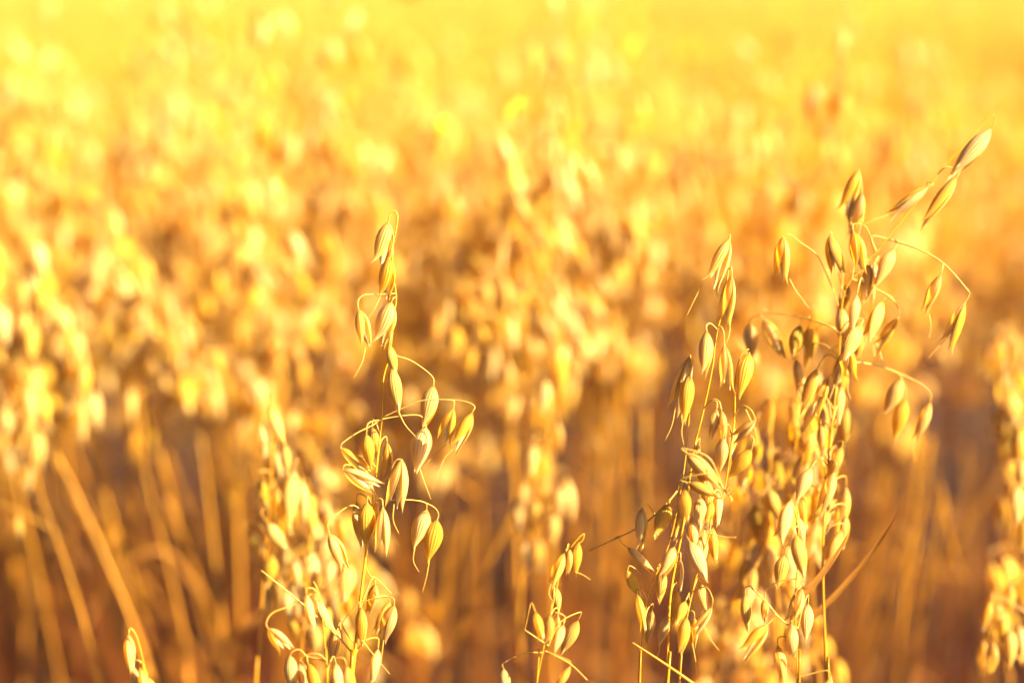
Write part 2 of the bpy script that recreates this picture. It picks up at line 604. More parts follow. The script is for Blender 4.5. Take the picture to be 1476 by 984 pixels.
# --- bottom small plant in front of A, left
hero('low oat stalk cut by the bottom edge, one husk gaping wide open', 0.605,
     [[(474, 1040), (473, 984), (469, 936), (465, 890), (458, 851), (452, 838)]],
     [(386, 905, 419, 940, 0.7, dict(ped=[(457, 850), (425, 870), (394, 882), (384, 896)], roll=0.2)),
      (442, 857, 452, 910, 0.12, dict(dz=-3)), (455, 862, 478, 914, 0.28, dict(dz=0)),
      (418, 944, 421, 998, 0.12, dict(ped=[(470, 950), (446, 948), (433, 936), (422, 938)])),
      (433, 951, 441, 1010, 0.2, dict(ped=[(470, 952), (446, 946), (436, 946)])),
      (444, 955, 462, 1012, 0.12), (484, 955, 492, 1010, 0.12), (500, 960, 506, 1015, 0.1)],
     r=(0.8, 0.3))

# --- D: softer stalk just behind A
hero('slightly blurred oat stalk crowded with husks behind the looped pale stalk', 0.70,
     [[(366, 1030), (370, 984), (379, 851), (388, 740), (392, 660), (392, 600), (389, 581)], [(430, 1020), (440, 900), (446, 800), (445, 720), (436, 690)]],
     [(388, 583, 409, 645, 0.12), (376, 612, 380, 662, 0.05), (398, 650, 405, 692, 0.1), (425, 677, 412, 758, 0.28), (435, 690, 434, 762, 0.2),
      (443, 722, 454, 778, 0.12), (358, 764, 382, 802, 0.1), (386, 754, 414, 795, 0.1), (398, 704, 398, 750, 0.12), (448, 793, 452, 856, 0.1),
      (478, 805, 471, 853, 0.2), (505, 812, 494, 872, 0.12), (417, 890, 434, 926, 0.1), (402, 832, 403, 876, 0.12), (470, 770, 462, 830, 0.2),
      (375, 690, 385, 735, 0.1), (405, 720, 416, 775, 0.2), (392, 800, 384, 850, 0.1), (425, 800, 432, 850, 0.12), (458, 850, 448, 905, 0.1),
      (410, 640, 415, 690, 0.1), (470, 870, 468, 925, 0.2), (500, 850, 505, 905, 0.1), (412, 850, 421, 900, 0.1)],
     jit=0.02, r=(1.1, 0.4))

# --- B: the tangled sharp clump right of the centre
hero('tangled oat stalk with twin stems and a torn hairy husk tip at its middle', 0.62,
     [[(958, 1040), (961, 984), (966, 860), (984, 760), (1000, 650), (1011, 604), (1021, 559), (1028, 521), (1032, 483), (1040, 452), (1049, 395), (1052, 338)],
      [(975, 1040), (978, 984), (988, 900), (1012, 800), (1041, 720), (1054, 640), (1059, 594), (1060, 545), (1068, 512), (1079, 503)],
      [(920, 1040), (921, 984), (926, 922), (935, 853), (964, 784), (984, 690), (993, 604), (994, 549), (995, 512)]],
     [(1051, 345, 1022, 420, 0.4, dict(ped=None, awn=[(1012, 410), (1000, 434), (990, 455)], roll=0.5, dz=0)),
      (1055, 398, 1041, 477, 0.4, dict(ped=[(1050, 388), (1054, 385)], roll=0.2, dz=-4, awn=[(1052, 474), (1050, 487), (1045, 497)])),
      (1019, 478, 1014, 547, 0.1, dict(dz=-6, ped=[(1034, 475), (1024, 466), (1018, 470)])),
      (1044, 497, 1049, 568, 0.3, dict(dz=-8, roll=0.3, ped=[(1030, 500), (1036, 471), (1043, 478)])),
      (994, 514, 970, 600, 0.3, dict(dz=-4, ped=None)), (994, 540, 984, 612, 0.2, dict(dz=-9)),
      (1080, 509, 1062, 577, 0.1, dict(ped=None, dz=0)),
      (1033, 590, 1024, 636, 0.12, dict(dz=-6)), (1040, 592, 1044, 640, 0.12, dict(dz=-9)),
      (1042, 631, 1037, 684, 0.05, dict(dz=-14, roll=1.5)),
      (1089, 605, 1052, 638, 0.28, dict(dz=-8, ped=[(1058, 600), (1068, 585), (1082, 590)], awn=[(1075, 590), (1088, 618), (1092, 632)])),
      (1083, 648, 1048, 692, 0.2, dict(dz=-8, ped=[(1055, 625), (1070, 622), (1086, 632)])),
      (990, 653, 1043, 706, 0.12, dict(dz=-20, roll=1.3)), (992, 696, 1037, 716, 0.1, dict(dz=-17, roll=1.0)),
      (988, 702, 988, 756, 0.05, dict(dz=-16)), (1009, 716, 1009, 768, 0.12, dict(dz=-12)), (1026, 722, 1018, 760, 0.2, dict(dz=-10, awn=[(1022, 767), (1040, 773), (1061, 774)])),
      (925, 732, 923, 795, 0.1, dict(dz=-4, ped=[(944, 741), (934, 726), (927, 726)])),
      (964, 726, 943, 778, 0.12, dict(dz=-4)),
      (905, 789, 944, 827, 0.12, dict(dz=4)), (904, 823, 923, 863, 0.1, dict(dz=-3, ped=[(934, 850), (922, 826), (908, 815)])), (919, 857, 929, 912, 0.12, dict(dz=-3)),
      (972, 788, 951, 837, 0.1, dict(dz=-9)), (994, 780, 1020, 840, 0.12, dict(dz=-12)), (981, 806, 979, 855, 0.05, dict(dz=-6)),
      (1009, 840, 1018, 885, 0.05, dict(dz=3)), (1026, 875, 996, 919, 0.28, dict(dz=-8, ped=[(1000, 850), (1018, 846), (1027, 862)], awn=[(1014, 900), (1025, 922), (1040, 941)])),
      (988, 866, 974, 902, 0.1, dict(dz=-8)), (990, 890, 979, 946, 0.2, dict(dz=-10)), (962, 888, 949, 932, 0.12, dict(dz=-6)),
      (1001, 890, 1000, 935, 0.1, dict(dz=-2, awn=[(998, 926), (1003, 955), (1005, 990)])),
      (1008, 640, 1000, 690, 0.1, dict(dz=4)), (1058, 615, 1052, 660, 0.1, dict(dz=7)), (978, 730, 970, 780, 0.12, dict(dz=5)), (998, 745, 1002, 800, 0.1, dict(dz=6)),
      (1018, 690, 1020, 745, 0.1, dict(dz=-6)), (1036, 705, 1032, 760, 0.1, dict(dz=2)), (1014, 770, 1008, 826, 0.12, dict(dz=4)), (955, 820, 950, 872, 0.1, dict(dz=6)),
      (1027, 760, 1030, 815, 0.1, dict(dz=10)), (975, 850, 968, 905, 0.12, dict(dz=8)), (1005, 660, 1016, 706, 0.12, dict(dz=-9)), (940, 880, 930, 930, 0.1, dict(dz=10))],
     branches=[[(988, 689), (970, 715, -2), (945, 741, -4), (914, 763, 0), (850, 793, 16)]] +
     [[(1042, 704, -20), (1046 + i * 2, 706 + i * 3, -21), (1052 + (i % 3) * 2, 698 + i * 6, -22)] for i in range(5)],
     r=(1.0, 0.4))

# --- C: tall right stalk leaning out to the right
crow = []
for i in range(30):
    yy = 440 + i * 11
    sx = 1208 - (yy - 440) * 0.075
    ox = hrng.choice((-1, 1)) * hrng.uniform(4, 34)
    crow.append((sx + ox, yy + hrng.uniform(-8, 8), sx + ox + hrng.uniform(-26, 6), yy + hrng.uniform(52, 66), hrng.choice((0.1, 0.12, 0.28, 0.5)), dict(dz=hrng.uniform(-12, 34))))
hero('tallest oat stalk with long wiry branches, its tip leaning far to the right', 0.645,
     [[(1196, 1040), (1192, 984), (1186, 800), (1196, 650), (1207, 540), (1212, 473), (1215, 430), (1226, 404), (1243, 388), (1279, 343), (1316, 298), (1340, 266), (1360, 241), (1397, 200), (1421, 172), (1432, 166), (1434, 175), (1428, 186)]],
     [(1428, 186, 1364, 262, 0.1, dict(ped=None, dz=0, w=0.72, awn=[(1385, 235), (1372, 262), (1370, 290)])), (1379, 255, 1324, 331, 0.12, dict(dz=-3, w=0.62)),
      (1338, 270, 1276, 314, 0.15, dict(dz=-5, w=0.8, awn=[(1280, 310), (1262, 316), (1244, 324)])),
      (1238, 245, 1212, 317, 0.28, dict(ped=[(1228, 402), (1236, 350), (1243, 300), (1241, 260)], dz=4)), (1243, 279, 1222, 344, 0.12, dict(dz=2, ped=[(1243, 320), (1246, 292)])),
      (1230, 335, 1241, 396, 0.15, dict(dz=-6)), (1196, 339, 1210, 402, 0.5, dict(dz=-6, ped=[(1212, 430), (1215, 380), (1200, 345), (1198, 335)])),
      (1129, 341, 1124, 411, 0.3, dict(ped=[(1208, 440), (1204, 426), (1190, 392), (1177, 367), (1153, 349), (1138, 338)], dz=-8, awn=[(1138, 402), (1148, 420), (1167, 445)])),
      (1289, 359, 1259, 416, 0.12, dict(dz=-2)), (1251, 380, 1253, 441, 0.28, dict(dz=3)),
      (1391, 436, 1360, 508, 0.3, dict(ped=None, dz=-8, awn=[(1362, 490), (1350, 502), (1337, 518)])),
      (1356, 396, 1328, 455, 0.2, dict(ped=[(1360, 380, -6), (1358, 388)], dz=-8, awn=[(1339, 452), (1342, 470), (1339, 489)])),
      (1273, 434, 1246, 494, 0.28, dict(dz=2)), (1295, 457, 1257, 510, 0.28, dict(ped=None, dz=4)), (1241, 469, 1213, 523, 0.12, dict(dz=-6)),
      (1100, 459, 1132, 520, 0.12, dict(dz=18)), (1153, 469, 1142, 520, 0.12, dict(dz=14)), (1167, 469, 1167, 520, 0.2, dict(dz=12)), (1147, 518, 1155, 582, 0.2, dict(dz=14)),
      (1080, 466, 1085, 520, 0.12, dict(dz=24, ped=[(1104, 450, 20), (1084, 458, 22)])),
      (1341, 580, 1316, 640, 0.12, dict(ped=None, dz=14)), (1305, 575, 1286, 634, 0.15, dict(ped=[(1296, 538, 14), (1306, 560, 14)], dz=14)), (1299, 546, 1273, 604, 0.12, dict(dz=14)),
      (1262, 380, 1240, 440, 0.2, dict(dz=10)), (1222, 410, 1206, 465, 0.12, dict(dz=12)), (1235, 425, 1226, 480, 0.1, dict(dz=-10))] + crow,
     branches=[[(1262, 362), (1257, 341), (1287, 347), (1324, 359, -4), (1360, 380, -6), (1393, 416, -8), (1397, 424, -8), (1391, 436, -8)],
               [(1228, 402), (1261, 416), (1283, 428), (1295, 445, 3), (1295, 457, 4)],
               [(1210, 480), (1194, 469), (1150, 456, 12), (1104, 450, 20)],
               [(1209, 520), (1221, 521, 4), (1262, 526, 8), (1298, 539, 14), (1328, 554, 14), (1341, 567, 14), (1341, 580, 14)]],
     leaves=[dict(p=[(1150, 905, 10), (1182, 879, 10), (1242, 814, 8), (1280, 760, 4), (1297, 728, 2)], w=3.2, n=(0.2, -1, 0.3))],
     r=(0.62, 0.3))

# --- G: small stalk at the foot of C
hero('short oat stalk with a pale narrow blade pointing up to the right', 0.61,
     [[(1152, 1040), (1150, 984), (1146, 870), (1151, 800), (1149, 750), (1141, 722)]],
     [(1141, 720, 1120, 784, 0.28, dict(ped=None)), (1151, 745, 1158, 790, 0.1), (1147, 771, 1159, 836, 0.1), (1156, 847, 1132, 905, 0.2), (1102, 862, 1101, 898, 0.12, dict(ped=[(1150, 833), (1121, 838), (1104, 850)])),
      (1074, 857, 1077, 912, 0.12, dict(dz=8)), (1106, 900, 1066, 950, 0.28), (1121, 930, 1130, 988, 0.12), (1141, 900, 1143, 950, 0.1), (1198, 974, 1185, 1030, 0.3, dict(ped=[(1148, 976), (1175, 969), (1193, 966)])),
      (1165, 870, 1160, 925, 0.1, dict(dz=10)), (1130, 800, 1120, 850, 0.12, dict(dz=16))],
     branches=[[(1150, 905), (1128, 894), (1105, 868), (1083, 847, 4)]],
     leaves=[dict(p=[(1153, 850), (1166, 847), (1196, 812), (1227, 762)], w=4.2, n=(0.1, -1, 0.2), tw=0.3)],
     r=(0.8, 0.35))

# --- E: small stalk at the bottom centre
hero('small oat stalk with two paired husks on its top, near the bottom centre', 0.61,
     [[(770, 1040), (774, 984), (788, 912), (802, 848), (812, 806), (828, 782), (841, 769), (840, 778), (834, 783)]],
     [(834, 782, 828, 831, 0.12, dict(ped=None, dz=-2, awn=[(829, 824), (840, 828), (851, 835)])), (814, 797, 791, 848, 0.2, dict(dz=0)), (820, 790, 819, 828, 0.1, dict(dz=4)),
      (801, 846, 804, 888, 0.12), (772, 882, 782, 924, 0.1), (793, 886, 786, 932, 0.12), (804, 886, 801, 930, 0.1), (833, 894, 807, 945, 0.12), (812, 900, 797, 942, 0.1),
      (726, 963, 729, 1010, 0.1, dict(ped=[(784, 940), (756, 941), (726, 955)])), (822, 960, 796, 1000, 0.12, dict(ped=[(786, 938), (805, 945), (821, 952)]))],
     branches=[[(790, 930), (756, 907)], [(786, 938), (820, 955), (846, 979, -3)]],
     r=(0.8, 0.3))

# --- F: blurred stalk behind E
hero('blurred slender oat stalk standing behind the small bottom centre stalk', 0.77,
     [[(740, 1030), (746, 984), (752, 850), (772, 730), (788, 646), (797, 560), (801, 492)]],
     [(801, 495, 806, 577, 0.12), (786, 548, 784, 600, 0.1), (803, 608, 806, 655, 0.12), (785, 652, 784, 700, 0.1), (756, 694, 748, 748, 0.1, dict(ped=[(775, 680), (764, 672)])), (747, 716, 748, 770, 0.1),
      (817, 689, 820, 754, 0.28), (808, 700, 806, 750, 0.1), (758, 779, 759, 828, 0.1), (775, 775, 777, 826, 0.1), (790, 690, 778, 745, 0.12), (772, 720, 768, 780, 0.2), (798, 740, 796, 790, 0.1), (770, 640, 764, 690, 0.1)],
     jit=0.02, r=(1.1, 0.4))

# --- I: right edge, low
hero('blurred oat stalk at the right edge with husks on drooping side branches', 0.70,
     [[(1502, 1040), (1498, 984), (1492, 870), (1486, 700), (1480, 640), (1476, 600)]],
     [(1456, 841, 1452, 891, 0.12, dict(ped=None)), (1428, 866, 1415, 912, 0.12), (1438, 866, 1438, 915, 0.1), (1431, 925, 1428, 972, 0.1), (1418, 923, 1413, 979, 0.1), (1456, 905, 1455, 965, 0.12),
      (1474, 660, 1472, 715, 0.12), (1468, 700, 1464, 760, 0.1), (1478, 740, 1470, 800, 0.12), (1470, 620, 1466, 680, 0.12), (1470, 900, 1474, 960, 0.1), (1445, 890, 1442, 935, 0.1)],
     branches=[[(1490, 890), (1464, 873), (1445, 862), (1428, 856)], [(1488, 830), (1470, 826), (1456, 841)], [(1494, 960), (1456, 941), (1436, 920), (1421, 915)]],
     jit=0.018, r=(1.1, 0.4))

# --- K: pair low left
hero('low oat tip with two plump husks at the bottom edge on the left', 0.60,
     [[(226, 1060), (218, 1010), (206, 950), (196, 915), (188, 905)]],
     [(186, 914, 188, 976, 0.12), (202, 962, 212, 1015, 0.12), (212, 975, 225, 1030, 0.2), (192, 960, 200, 1010, 0.1)],
     r=(0.7, 0.3))

# --- J: pale blurred plant behind A on the right
hero('pale blurred oat stalk with an arching thin branch to the right of the looped stalk', 0.84,
     [[(752, 1030), (746, 800), (738, 640), (728, 500), (716, 430), (700, 402)]],
     [(632, 450, 628, 500, 0.1, dict(ped=[(712, 410), (680, 404), (650, 410), (630, 430)])), (648, 430, 642, 476, 0.1, dict(ped=[(690, 404), (655, 415)])), (680, 428, 690, 470, 0.1), (690, 470, 710, 512, 0.12), (700, 405, 702, 450, 0.2),
      (720, 450, 722, 500, 0.12), (735, 460, 742, 510, 0.1), (655, 470, 660, 520, 0.1), (712, 500, 708, 550, 0.12), (730, 520, 738, 570, 0.1), (742, 560, 738, 610, 0.1), (680, 500, 676, 545, 0.1), (725, 400, 734, 445, 0.1)],
     jit=0.02)

# --- fuller heads close behind the sharp ones
def crowd(label, D, line, n_, spread, jit_, start=None, **kw):
    start = start or (0.30 if D < 0.8 else 0.52)
    P = [Vector((x, y, 0)) for x, y in line]
    path = smooth_path(P, 10)
    sp_ = []
    for i in range(n_):
        q = path[int(hrng.uniform(start, 1.0) ** 0.9 * (len(path) - 1))]
        ox = hrng.gauss(0, spread)
        Ls = hrng.uniform(52, 66) * 0.66 / D
        sp_.append((q.x + ox, q.y + hrng.uniform(-10, 10), q.x + ox * 1.15 + hrng.gauss(0, 11), q.y + Ls, hrng.choice((0.12, 0.28, 0.36, 0.5, 0.85))))
    return hero(label, D, [line], sp_, jit=jit_, **kw)
crowd('bright blurred oat stalk between the tangled stalk and the tallest stalk', 0.70,
      [(1128, 1040), (1126, 984), (1122, 880), (1116, 780), (1110, 690), (1112, 610), (1118, 560)], 28, 24, 0.022, r=(1.0, 0.4))
crowd('bright blurred oat stalk just left of the foot of the tallest stalk', 0.72,
      [(1180, 1040), (1178, 984), (1172, 860), (1166, 760), (1160, 680), (1168, 600), (1180, 560)], 26, 22, 0.022, r=(1.0, 0.4))
crowd('blurred oat stalk with its bright head behind the lower half of the looped pale stalk', 0.73,
      [(470, 1040), (468, 984), (466, 900), (462, 840), (456, 780), (448, 730), (442, 690)], 26, 26, 0.02, r=(1.0, 0.4))
crowd('tall blurred bright oat stalk along the right edge of the photo', 0.80,
      [(1450, 1040), (1452, 984), (1456, 850), (1462, 700), (1464, 600), (1460, 520), (1462, 470)], 56, 17, 0.02, 0.25, r=(1.2, 0.4))
crowd('tall blurred bright oat stalk behind the slender one at the bottom centre', 0.86,
      [(800, 1040), (800, 984), (796, 800), (790, 640), (780, 500), (770, 380), (764, 270), (768, 195)], 64, 30, 0.025, r=(1.2, 0.4))
crowd('tall blurred bright oat stalk left of the tangled stalk, higher than it', 0.90,
      [(900, 1040), (902, 984), (905, 800), (900, 640), (890, 500), (880, 400), (886, 330), (900, 290)], 36, 22, 0.025, r=(1.2, 0.4))
crowd('tall blurred bright oat stalk between the forked tip and the looped stalk', 0.92,
      [(352, 1040), (350, 984), (345, 800), (338, 640), (335, 500), (338, 380), (345, 280), (340, 210)], 44, 24, 0.025, r=(1.3, 0.4))

for lab_, D_, x0_, yt_ in (
        ('tall strongly blurred oat stalk above the left shoulder of the looped pale stalk', 1.02, 480, 150),
        ('tall strongly blurred oat stalk above the right of the looped pale stalk', 1.06, 640, 150),
        ('tall strongly blurred oat stalk above the twin stemmed tangled stalk', 1.00, 1000, 195),
        ('tall strongly blurred oat stalk behind the long side branches of the tallest stalk', 1.08, 1310, 130),
        ('tall strongly blurred oat stalk behind the forked bright tip on the left', 1.05, 205, 165),
        ('tall strongly blurred oat stalk high above the heavy bright panicle at the left edge', 1.0, 50, 215)):
    w_ = hrng.uniform(-14, 14)
    crowd(lab_, D_, [(x0_ + 3 * w_, 1040), (x0_ + 3 * w_, 984), (x0_ + 2 * w_, 800), (x0_ + w_, 620), (x0_, 480), (x0_ - w_, 360), (x0_ - w_, 250), (x0_, yt_)], 44, 22, 0.025, r=(1.3, 0.4))

crowd('blurred bright oat stalk whose head arches down to the right of the forked bright tip', 0.87,
      [(335, 1040), (328, 984), (312, 820), (296, 680), (276, 560), (240, 480), (198, 410), (168, 350)], 60, 30, 0.03, r=(1.3, 0.45))

# --- two thick straws bowing to the left
lsp = []
for i in range(54):
    k = i / 54
    cx, cy = 15 + 90 * k + hrng.uniform(-55, 50), 350 + 240 * k + hrng.uniform(-15, 15)
    lsp.append((cx, cy, cx + hrng.uniform(-14, 12), cy + hrng.uniform(48, 62), 0.36, dict(dz=hrng.uniform(-22, 22))))
hero('blurred thick oat straw slanting up to a heavy bright panicle at the left edge', 0.83,
     [[(238, 1030), (220, 984), (188, 890), (150, 800), (112, 715), (80, 650), (58, 590), (40, 520), (30, 450), (20, 400)]],
     lsp, r=(1.55, 0.45), jit=0.02)
hero('blurred oat straw with a short side twig carrying one husk, at the left edge', 0.80,
     [[(160, 1030), (145, 984), (110, 860), (78, 765), (58, 710), (48, 650), (40, 600), (30, 560)]],
     [(25, 744, 28, 776, 0.12, dict(ped=[(10, 730), (22, 735)])), (42, 660, 36, 715, 0.28), (30, 600, 24, 655, 0.28), (52, 620, 56, 676, 0.28), (14, 570, 8, 625, 0.28), (40, 560, 44, 612, 0.28), (62, 560, 66, 615, 0.28), (20, 640, 14, 690, 0.28)],
     branches=[[(72, 762), (50, 748), (20, 733), (-10, 724)]], r=(1.5, 0.4), jit=0.02,
     )
hero('blurred pale oat straw with one slanting leaf, in the dark gap on the left', 0.86,
     [[(285, 1030), (275, 984), (262, 900), (232, 770), (212, 690), (205, 620), (200, 560)]],
     [(208, 570, 204, 620, 0.28), (190, 560, 186, 610, 0.28), (214, 600, 218, 650, 0.28), (196, 620, 190, 668, 0.28)],
     leaves=[dict(p=[(290, 985), (330, 930), (372, 886), (400, 868)], w=6, tw=0.2)], r=(1.4, 0.5), jit=0.02)

# --- loose straw lying across the foreground
def straw(label, pts, r0, r1):
    mb_ = MB()
    P = smooth_path([at(*p) for p in pts], 6)
    o0 = P[0].copy()
    mb_.tube([p - o0 for p in P], r0 / 1000, r1 / 1000, 7)
    o = link('dry_straw', mb_.mesh('dry_straw', M['branch']))
    o.location = o0
    tag(o, label, 'straw')
    return o
straw('thin pale broken straw slanting into the bottom edge below the tangled stalk', [(1060, 1030, .60), (998, 984, .605), (955, 954, .61), (912, 926, .615)], 0.9, 0.35)

for i in range(14):
    d = hrng.uniform(0.86, 1.35)
    px, py = hrng.choice((hrng.uniform(20, 380), hrng.uniform(560, 960), hrng.uniform(1180, 1470))), hrng.uniform(640, 930)
    a = at(px, py, d)
    an = hrng.uniform(0, 6.28)
    Ls = hrng.uniform(0.10, 0.26)
    el = hrng.uniform(0.1, 1.25)
    v = Vector((math.cos(an) * math.cos(el), math.sin(an) * math.cos(el) * 0.5, math.sin(el))) * Ls
    mb_ = MB()
    bendv = Vector((hrng.uniform(-1, 1), hrng.uniform(-1, 1), hrng.uniform(-1, 1))) * 0.02
    P = smooth_path([-v * 0.5, bendv * 0.6, v * 0.5 + bendv * 0.2], 6)
    mb_.tube(P, 0.0013, 0.0007, 6)
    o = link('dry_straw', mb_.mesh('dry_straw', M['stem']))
    o.location = a
    tag(o, 'loose dry straw caught slantwise among the blurred stems low in the crop', 'straw', 'loose straws caught among the stems')

# bare straws whose heads broke off, standing among the nearest plants
for i in range(84):
    d = hrng.uniform(0.82, 1.2)
    px = hrng.choice((hrng.uniform(-20, 400), hrng.uniform(-20, 400), hrng.uniform(580, 960), hrng.uniform(1170, 1490), hrng.uniform(1170, 1490)))
    py = hrng.uniform(560, 760) + (40 if px > 1200 else 0)
    top = at(px, py, d)
    lean = Vector((hrng.gauss(0, 0.035) + (-0.07 if px < 400 else 0.01), hrng.gauss(0, 0.04), 0))
    b = Vector((-lean.x * 1.3, -lean.y, -0.015))
    P = smooth_path([b, Vector((-lean.x * 0.5, 0, top.z * 0.45)), Vector((0, 0, top.z * 0.8)), Vector((lean.x * 0.55, lean.y * .3, top.z))], 6)
    root = bpy.data.objects.new('bare_straw', None)
    COL.objects.link(root)
    root.location = (top.x - lean.x * 0.55, top.y - lean.y * .3, 0)
    tag(root, 'bare headless straw standing blurred among the nearest oat stalks', 'straw', 'bare straws standing among the oats')
    mb_ = MB()
    mb_.tube(P, hrng.uniform(0.0012, 0.0018), 0.0008, 7, knots=((0.35, .5), (0.72, .4)))
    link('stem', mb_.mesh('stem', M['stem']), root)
    if i % 4 == 0:
        q = P[hrng.randrange(len(P) // 2, len(P) - 2)]
        a = hrng.uniform(0, 6.28)
        L = hrng.uniform(0.06, 0.17)
        o_ = Vector((math.cos(a), math.sin(a) * 0.6, 0))
        mb_ = MB()
        mb_.ribbon(smooth_path([q, q + o_ * L * 0.25 + Vector((0, 0, L * .35)), q + o_ * L * 0.6 + Vector((0, 0, L * hrng.uniform(0.0, 0.6))), q + o_ * L + Vector((0, 0, L * hrng.uniform(-0.7, 0.5)))], 5), hrng.uniform(0.003, 0.006), leaf_prof, Vector((0.2, -0.7, 0.8)), 0.3, hrng.uniform(-2.5, 2.5))
        link('leaf', mb_.mesh('leaf', M['leaf']), root)

# ---------------------------------------------------------------- plants of the crop
def panicle(rng, lean=0.0, nod=0.0, height=0.97, n_low=24):
    """stem path, branch paths and spikelets (pos, tip) of one oat plant; root at the origin"""
    bend = rng.uniform(0, 2 * math.pi) if lean == 0 else 0.0
    am = lean if lean else rng.uniform(0.01, 0.09)
    pl = rng.uniform(0.165, 0.225)
    pts = []
    N = 14
    for i in range(N + 1):
        k = i / N
        off = am * k ** 2.2
        pts.append(Vector((math.cos(bend) * off + 0.004 * math.sin(5 * k + bend), math.sin(bend) * off, height * (k - 0.30 * nod * k ** 6))))
    stem = smooth_path(pts, 2)
    br, sp = [], []
    nodes = 9
    for n_ in range(nodes):
        k = 1 - pl / height * (1 - n_ / (nodes - 0.3))
        i = min(int(k * (len(stem) - 1)), len(stem) - 2)
        p = stem[i]
        cnt = max(2, int(round(rng.uniform(4.0, 6.5) * (1 - 0.085 * n_))))
        side = rng.uniform(0, 6.28)
        for b in range(cnt):
            a = side + rng.uniform(-1.7, 1.7)
            ln = rng.uniform(0.012, 0.036) * (1 - 0.07 * n_)
            out_ = Vector((math.cos(a), math.sin(a), 0))
            top = p + out_ * ln * 0.62 + Vector((0, 0, ln * rng.uniform(0.3, 0.8)))
            end = top + out_ * ln * 0.35 - Vector((0, 0, 0.003 + ln * 0.1))
            br.append([p, p.lerp(top, 0.55) + Vector((0, 0, 0.003)), top, end])
            Ls = rng.uniform(0.019, 0.025)
            d = Vector((rng.gauss(0, 0.28), rng.gauss(0, 0.28), -1)) + out_ * 0.18
            sp.append((end, end + d.normalized() * Ls, rng.uniform(-3, 3)))
            if rng.random() < 0.3:
                e2 = p.lerp(top, 0.7)
                e3 = e2 + out_ * 0.006 - Vector((0, 0, 0.006))
                br.append([e2, e2 + out_ * 0.004 + Vector((0, 0, 0.002)), e3])
                d = Vector((rng.gauss(0, 0.28), rng.gauss(0, 0.28), -1))
                sp.append((e3, e3 + d.normalized() * Ls * 0.9, rng.uniform(-3, 3)))
    p = stem[-1]
    sp.append((p, p + Vector((rng.gauss(0, .3), rng.gauss(0, .3), -1 + 1.4 * (rng.random() < .3))).normalized() * 0.022, 0))
    return stem, br, sp

def leaf_paths(rng, stem, n_):
    o = []
    for _ in range(n_):
        k = rng.uniform(0.30, 0.78)
        p = stem[int(k * (len(stem) - 1))]
        a = rng.uniform(0, 6.28)
        out_ = Vector((math.cos(a), math.sin(a), 0))
        L = rng.uniform(0.10, 0.24)
        dr = rng.uniform(0.2, 1.2)
        q = [p]
        for s in range(1, 6):
            t = s / 5
            q.append(p + out_ * L * (t * 0.75) + Vector((0, 0, L * (0.55 * t - dr * t * t))) + Vector((rng.uniform(-1, 1), rng.uniform(-1, 1), 0)) * 0.006)
        o.append((q, rng.uniform(0.002, 0.006), rng.uniform(-2.5, 2.5)))
    return o

MID = []
mrng = random.Random(321)
for t in range(9):
    nod = 0.0 if t < 6 else 0.55
    lean = 0.0 if t < 5 else (0.16 if t < 7 else 0.28)
    stem, br, sp = panicle(mrng, lean, nod, 1.0)
    mb_ = MB()
    mb_.tube(stem, 0.0018, 0.0004, 6, culm=True, knots=((0.3, .5), (0.6, .4)))
    stem_me = mb_.mesh('stem', M['stem'])
    mb_ = MB()
    for b in br:
        mb_.tube(smooth_path(b, 2), 0.00034, 0.00024, 4)
    br_me = mb_.mesh('branches', M['branch'])
    one_br = []
    for b in br:
        m1 = MB()
        m1.tube(smooth_path(b, 2), 0.00034, 0.00024, 4)
        one_br.append(m1.mesh('branch', M['branch']))
    lv = []
    for q, w, tw in leaf_paths(mrng, stem, 3):
        mb_ = MB()
        mb_.ribbon(smooth_path(q, 2), w, leaf_prof, Vector((0.1, 0.2, 1)), 0.3, tw)
        lv.append(mb_.mesh('leaf', M['leaf']))
    # whole panicle as one mesh, for plants whose husks melt together in the photograph
    mb_ = MB()
    sp_m = []
    for a, tip, roll in sp:
        mtx = axis_matrix(a, tip, roll)
        k = mrng.randrange(len(MID_SPIK))
        sp_m.append((mtx, k))
        me = MID_SPIK[k]
        b0 = len(mb_.v)
        mb_.v += [tuple(mtx @ v.co) for v in me.vertices]
        uvs = {}
        for l in me.loops:
            uvs[l.vertex_index] = tuple(me.uv_layers[0].data[l.index].uv)
        mb_.uv += [uvs[i] for i in range(len(me.vertices))]
        mb_.f += [tuple(b0 + i for i in p.vertices) for p in me.polygons]
    pan_me = mb_.mesh('panicle', M['husk_mass'])
    MID.append(dict(one_br=one_br, stem=stem_me, br=br_me, leaf=lv, sp=sp_m, pan=pan_me, stem_p=stem, br_p=br))

def crop_plant(label, x, y, rz, scale, t, detailed, tilt=(0, 0)):
    T = MID[t]
    root = bpy.data.objects.new('oat_plant', None)
    COL.objects.link(root)
    root.location = (x, y, 0)
    root.rotation_euler = (tilt[0], tilt[1], rz)
    root.scale = (1, 1, scale) if False else (scale, scale, scale)
    root.empty_display_size = 0.05
    tag(root, label, 'oat plant', GROUP)
    link('stem', T['stem'], root)
    if detailed:
        if detailed > 1:
            for b in T['one_br']:
                link('branch', b, root)
        else:
            link('branches', T['br'], root)
        for mtx, k in T['sp']:
            link('spikelet', MID_SPIK[k], root, mtx)
    else:
        link('panicle', T['pan'], root)
    for l in T['leaf']:
        link('leaf', l, root)
    return root

def ground_under(px, py_top, d):
    return at(px, py_top, d)

